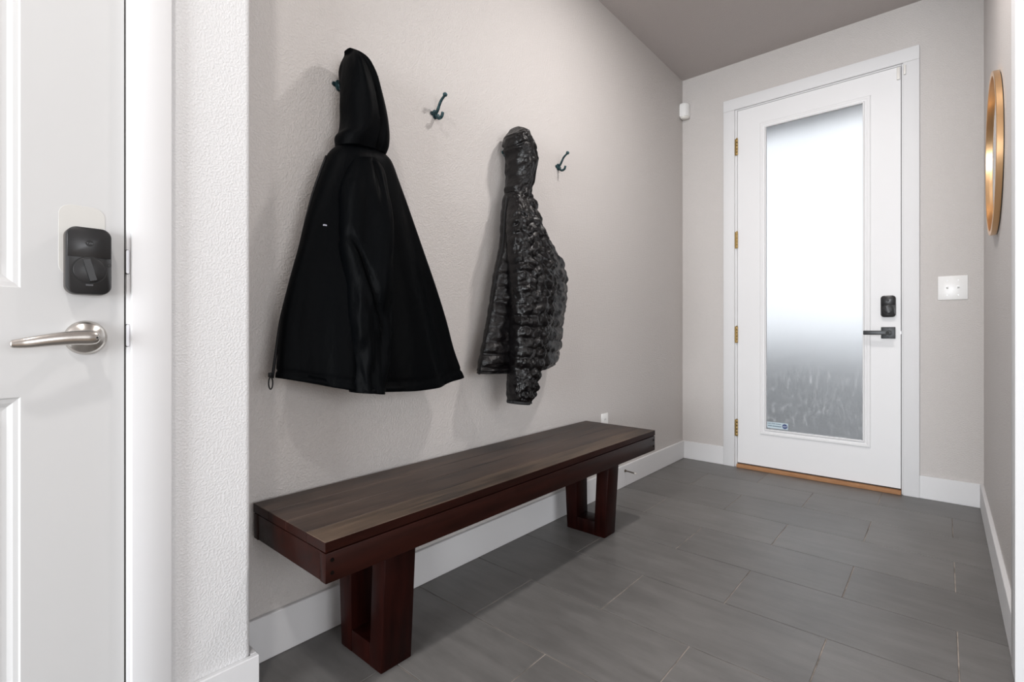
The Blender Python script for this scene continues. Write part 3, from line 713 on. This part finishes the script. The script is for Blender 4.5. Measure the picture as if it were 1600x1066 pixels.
ps = [[(1.558, 1.49), (1.635, 1.5)], [(1.537, 1.43), (1.659, 1.445)], [(1.521, 1.35), (1.703, 1.366)], [(1.515, 1.263), (1.738, 1.286)], [(1.515, 1.16), (1.772, 1.192)], [(1.517, 1.033), (1.746, 1.043)], [(1.517, 0.905), (1.702, 0.895)], [(1.517, 0.777), (1.661, 0.768)], [(1.519, 0.654), (1.596, 0.636)]]
def d_ps(s, t, q, y, z):
    f = ss(.03, .18, t)
    low = ss(1.08, 1.04, z) if False else 1 - ss(1.03, 1.09, z)
    up = quilt(s, z, .042, .030, .015, .21, .2) * (1 - low)
    lo = quilt(s, z, .046, .010, .017, 0, .15) * low
    cuff = ss(.965, .985, t)
    seam = -.010 * math.exp(-((z - 1.085 - .03 * (1 - abs(s - .5) * 2)) / .004) ** 2)
    return ((up + lo) * (1 - cuff) + seam + 1.2 * wrinkle(s, z, 9.0)) * f * (.16 + .84 * max(q, 0) ** .7) - .004 * cuff
garment('sleeve', ps, [-1.395, -1.395, -1.392, -1.390, -1.388, -1.385, -1.380, -1.378, -1.375], [-1.325, -1.290, -1.262, -1.246, -1.236, -1.236, -1.244, -1.252, -1.262], d_ps, 170, 96, M['puffer'], pj, .85)
edge = [(-1.385, a[0] - .001, a[1] - .002) for a, _ in pb[1:]]
bm = bmesh.new(); pp = smoothpath(edge, 40); tube(bm, pp, [(.0045, .0045)] * 41, 8, up=Vector((1, 0, 0))); done('zipper', bm, M['seam'], pj, smooth=True)
bm = bmesh.new(); cf = [(-1.3185 + .0525 * math.sin(a), 1.5575 - .0365 * math.cos(a), .648 - .008 * (.5 - .5 * math.cos(a))) for a in [2 * PI * k / 32 for k in range(33)]]
tube(bm, cf, [(.0036, .0065)] * 33, 8); done('cuff_binding', bm, M['seam'], pj, smooth=True)
box('chest_label', -1.324, -1.3195, 1.553, 1.560, 1.270, 1.282, M['tag_cloth'], pj)

# ------------------------------------------------------------------ wall fittings
# round mirror
mr_ = empty('round_mirror', (XR, 2.745, 1.30)); tag(mr_, 'round wall mirror with a brushed gold frame on the right wall', 'mirror')
MC = (XR, 2.745, 1.635); MR = 0.315
bm = bmesh.new(); lathe(bm, MC, (-1, 0, 0), [(0, MR - .008), (.004, MR - .006)], 96); done('backing', bm, M['backing'], mr_)
bm = bmesh.new(); n = 128; prof = [(.003, MR - .001), (.0195, MR), (.021, MR - .002), (.021, MR - .016), (.0195, MR - .018), (.008, MR - .018)]
rings = []
for h, r in prof: rings.append([bm.verts.new((MC[0] - h, MC[1] + r * math.cos(2 * PI * k / n), MC[2] + r * math.sin(2 * PI * k / n))) for k in range(n)])
for i in range(len(rings)):
    A, B = rings[i], rings[(i + 1) % len(rings)]
    for k in range(n): bm.faces.new((A[k], A[(k + 1) % n], B[(k + 1) % n], B[k]))
done('frame', bm, M['gold'], mr_, autosmooth=35)
bm = bmesh.new(); lathe(bm, (XR - .004, MC[1], MC[2]), (-1, 0, 0), [(0, MR - .0175), (.005, MR - .0175)], 96); done('mirror_glass', bm, M['mirror'], mr_)
# double switch plate right of the door
sw = empty('light_switch', (0.0365, YD, 1.108)); tag(sw, 'white double light switch plate right of the front door', 'switch')
bm = bmesh.new(); abox(bm, -0.025, 0.098, YD - .0055, YD, 1.109, 1.239, .0025, 2); done('plate', bm, M['plastic'], sw, autosmooth=40)
for xx in (0.0135, 0.0595):
    box('toggle_slot', xx - .0055, xx + .0055, YD - .0063, YD - .0050, 1.162, 1.187, M['plastic'], sw, .0004)
    bm = bmesh.new(); prism(bm, [(YD - .0055, 1.168), (YD - .0160, 1.177), (YD - .0165, 1.184), (YD - .0055, 1.182)], 'x', [(xx - .0040, 0), (xx + .0040, 0)]); done('toggle', bm, M['plastic'], sw)
    for zz in (1.134, 1.214):
        bm = bmesh.new(); lathe(bm, (xx, YD - .0054, zz), (0, -1, 0), [(0, .0030), (.0008, .0026)], 14); done('screw', bm, M['steel'], sw)
# outlet plate half hidden behind the bench
ou = empty('wall_outlet', (XN, 2.492, 0.350)); tag(ou, 'white wall outlet plate peeking above the bench end', 'outlet')
box('plate', XN, XN + .0055, 2.456, 2.528, 0.352, 0.467, M['plastic'], ou, .0022, 2)
for zz in (0.388, 0.431):
    bm = bmesh.new(); prism(bm, rrect(2.492, zz, .034, .028, .008, 5), 'x', [(XN + .005, 0), (XN + .0068, 0)]); o = done('socket', bm, M['plastic'], ou)
    for yy in (-.006, .006): box('slot', XN + .0067, XN + .0070, 2.492 + yy - .001, 2.492 + yy + .001, zz - .003, zz + .006, M['gap'], o)
# motion sensor in the corner
ms = empty('motion_sensor', (XN + .02, YD - .02, 2.49)); tag(ms, 'small white motion sensor high in the corner left of the door', 'sensor')
cz0, cz1 = 2.498, 2.612
ol = [(XN + .001, YD - .060), (XN + .024, YD - .064), (XN + .044, YD - .054), (XN + .056, YD - .040), (XN + .060, YD - .022), (XN + .058, YD - .001), (XN + .001, YD - .001)]
bm = bmesh.new(); prism(bm, ol, 'z', [(cz0 + .016, .001), (cz0 + .020, 0), (cz1 - .016, .0), (cz1 - .004, .003), (cz1, .010)]); done('housing', bm, M['plastic'], ms, autosmooth=50)
bm = bmesh.new(); prism(bm, ol, 'z', [(cz0, .014), (cz0 + .004, .006), (cz0 + .0155, .004)]); done('lens_cap', bm, M['offwhite'], ms, autosmooth=50)
# baseboard door stop
ds = empty('door_stop', (XN + BT, 2.710, 0.094)); tag(ds, 'small bronze spring door stop on the baseboard past the bench', 'door stop')
bm = bmesh.new(); lathe(bm, (XN + BT, 2.710, 0.095), (1, 0, 0), [(0, .0085), (.003, .0085), (.007, .005), (.0075, .004)], 20); done('base', bm, M['spring'], ds, autosmooth=40)
bm = bmesh.new(); pts = []
for k in range(121):
    t = k / 120; a = 2 * PI * 15 * t
    pts.append((XN + BT + .006 + .058 * t, 2.710 + .0036 * math.cos(a), 0.095 - .0045 * t * t + .0036 * math.sin(a)))
tube(bm, pts, [(.0012, .0012)] * 121, 6); done('spring', bm, M['spring'], ds, smooth=True)
bm = bmesh.new(); lathe(bm, (XN + BT + .062, 2.710, 0.0905), (1, 0, -.1), [(0, .0045), (.002, .0058), (.011, .0055), (.013, .004)], 16); done('rubber_tip', bm, M['offwhite'], ds, autosmooth=40)

# ------------------------------------------------------------------ ceiling lamps
for (lx, ly, _), lab in ((LAMP_HALL, 'recessed ceiling light over the hall near the front door'), (LAMP_NEAR, 'recessed ceiling light over the spot of the viewer')):
    r = empty('ceiling_light', (lx, ly, ZC)); tag(r, lab, 'ceiling light', 'recessed ceiling lights')
    bm = bmesh.new(); lathe(bm, (lx, ly, ZC), (0, 0, -1), [(0, .105), (.006, .103), (.010, .092), (.010, .085), (.004, .083)], 48); done('trim_ring', bm, M['trim'], r, autosmooth=40)
    bm = bmesh.new(); lathe(bm, (lx, ly, ZC), (0, 0, -1), [(.0, .082), (.008, .082)], 48); done('diffuser', bm, M['lamp_glow'], r)
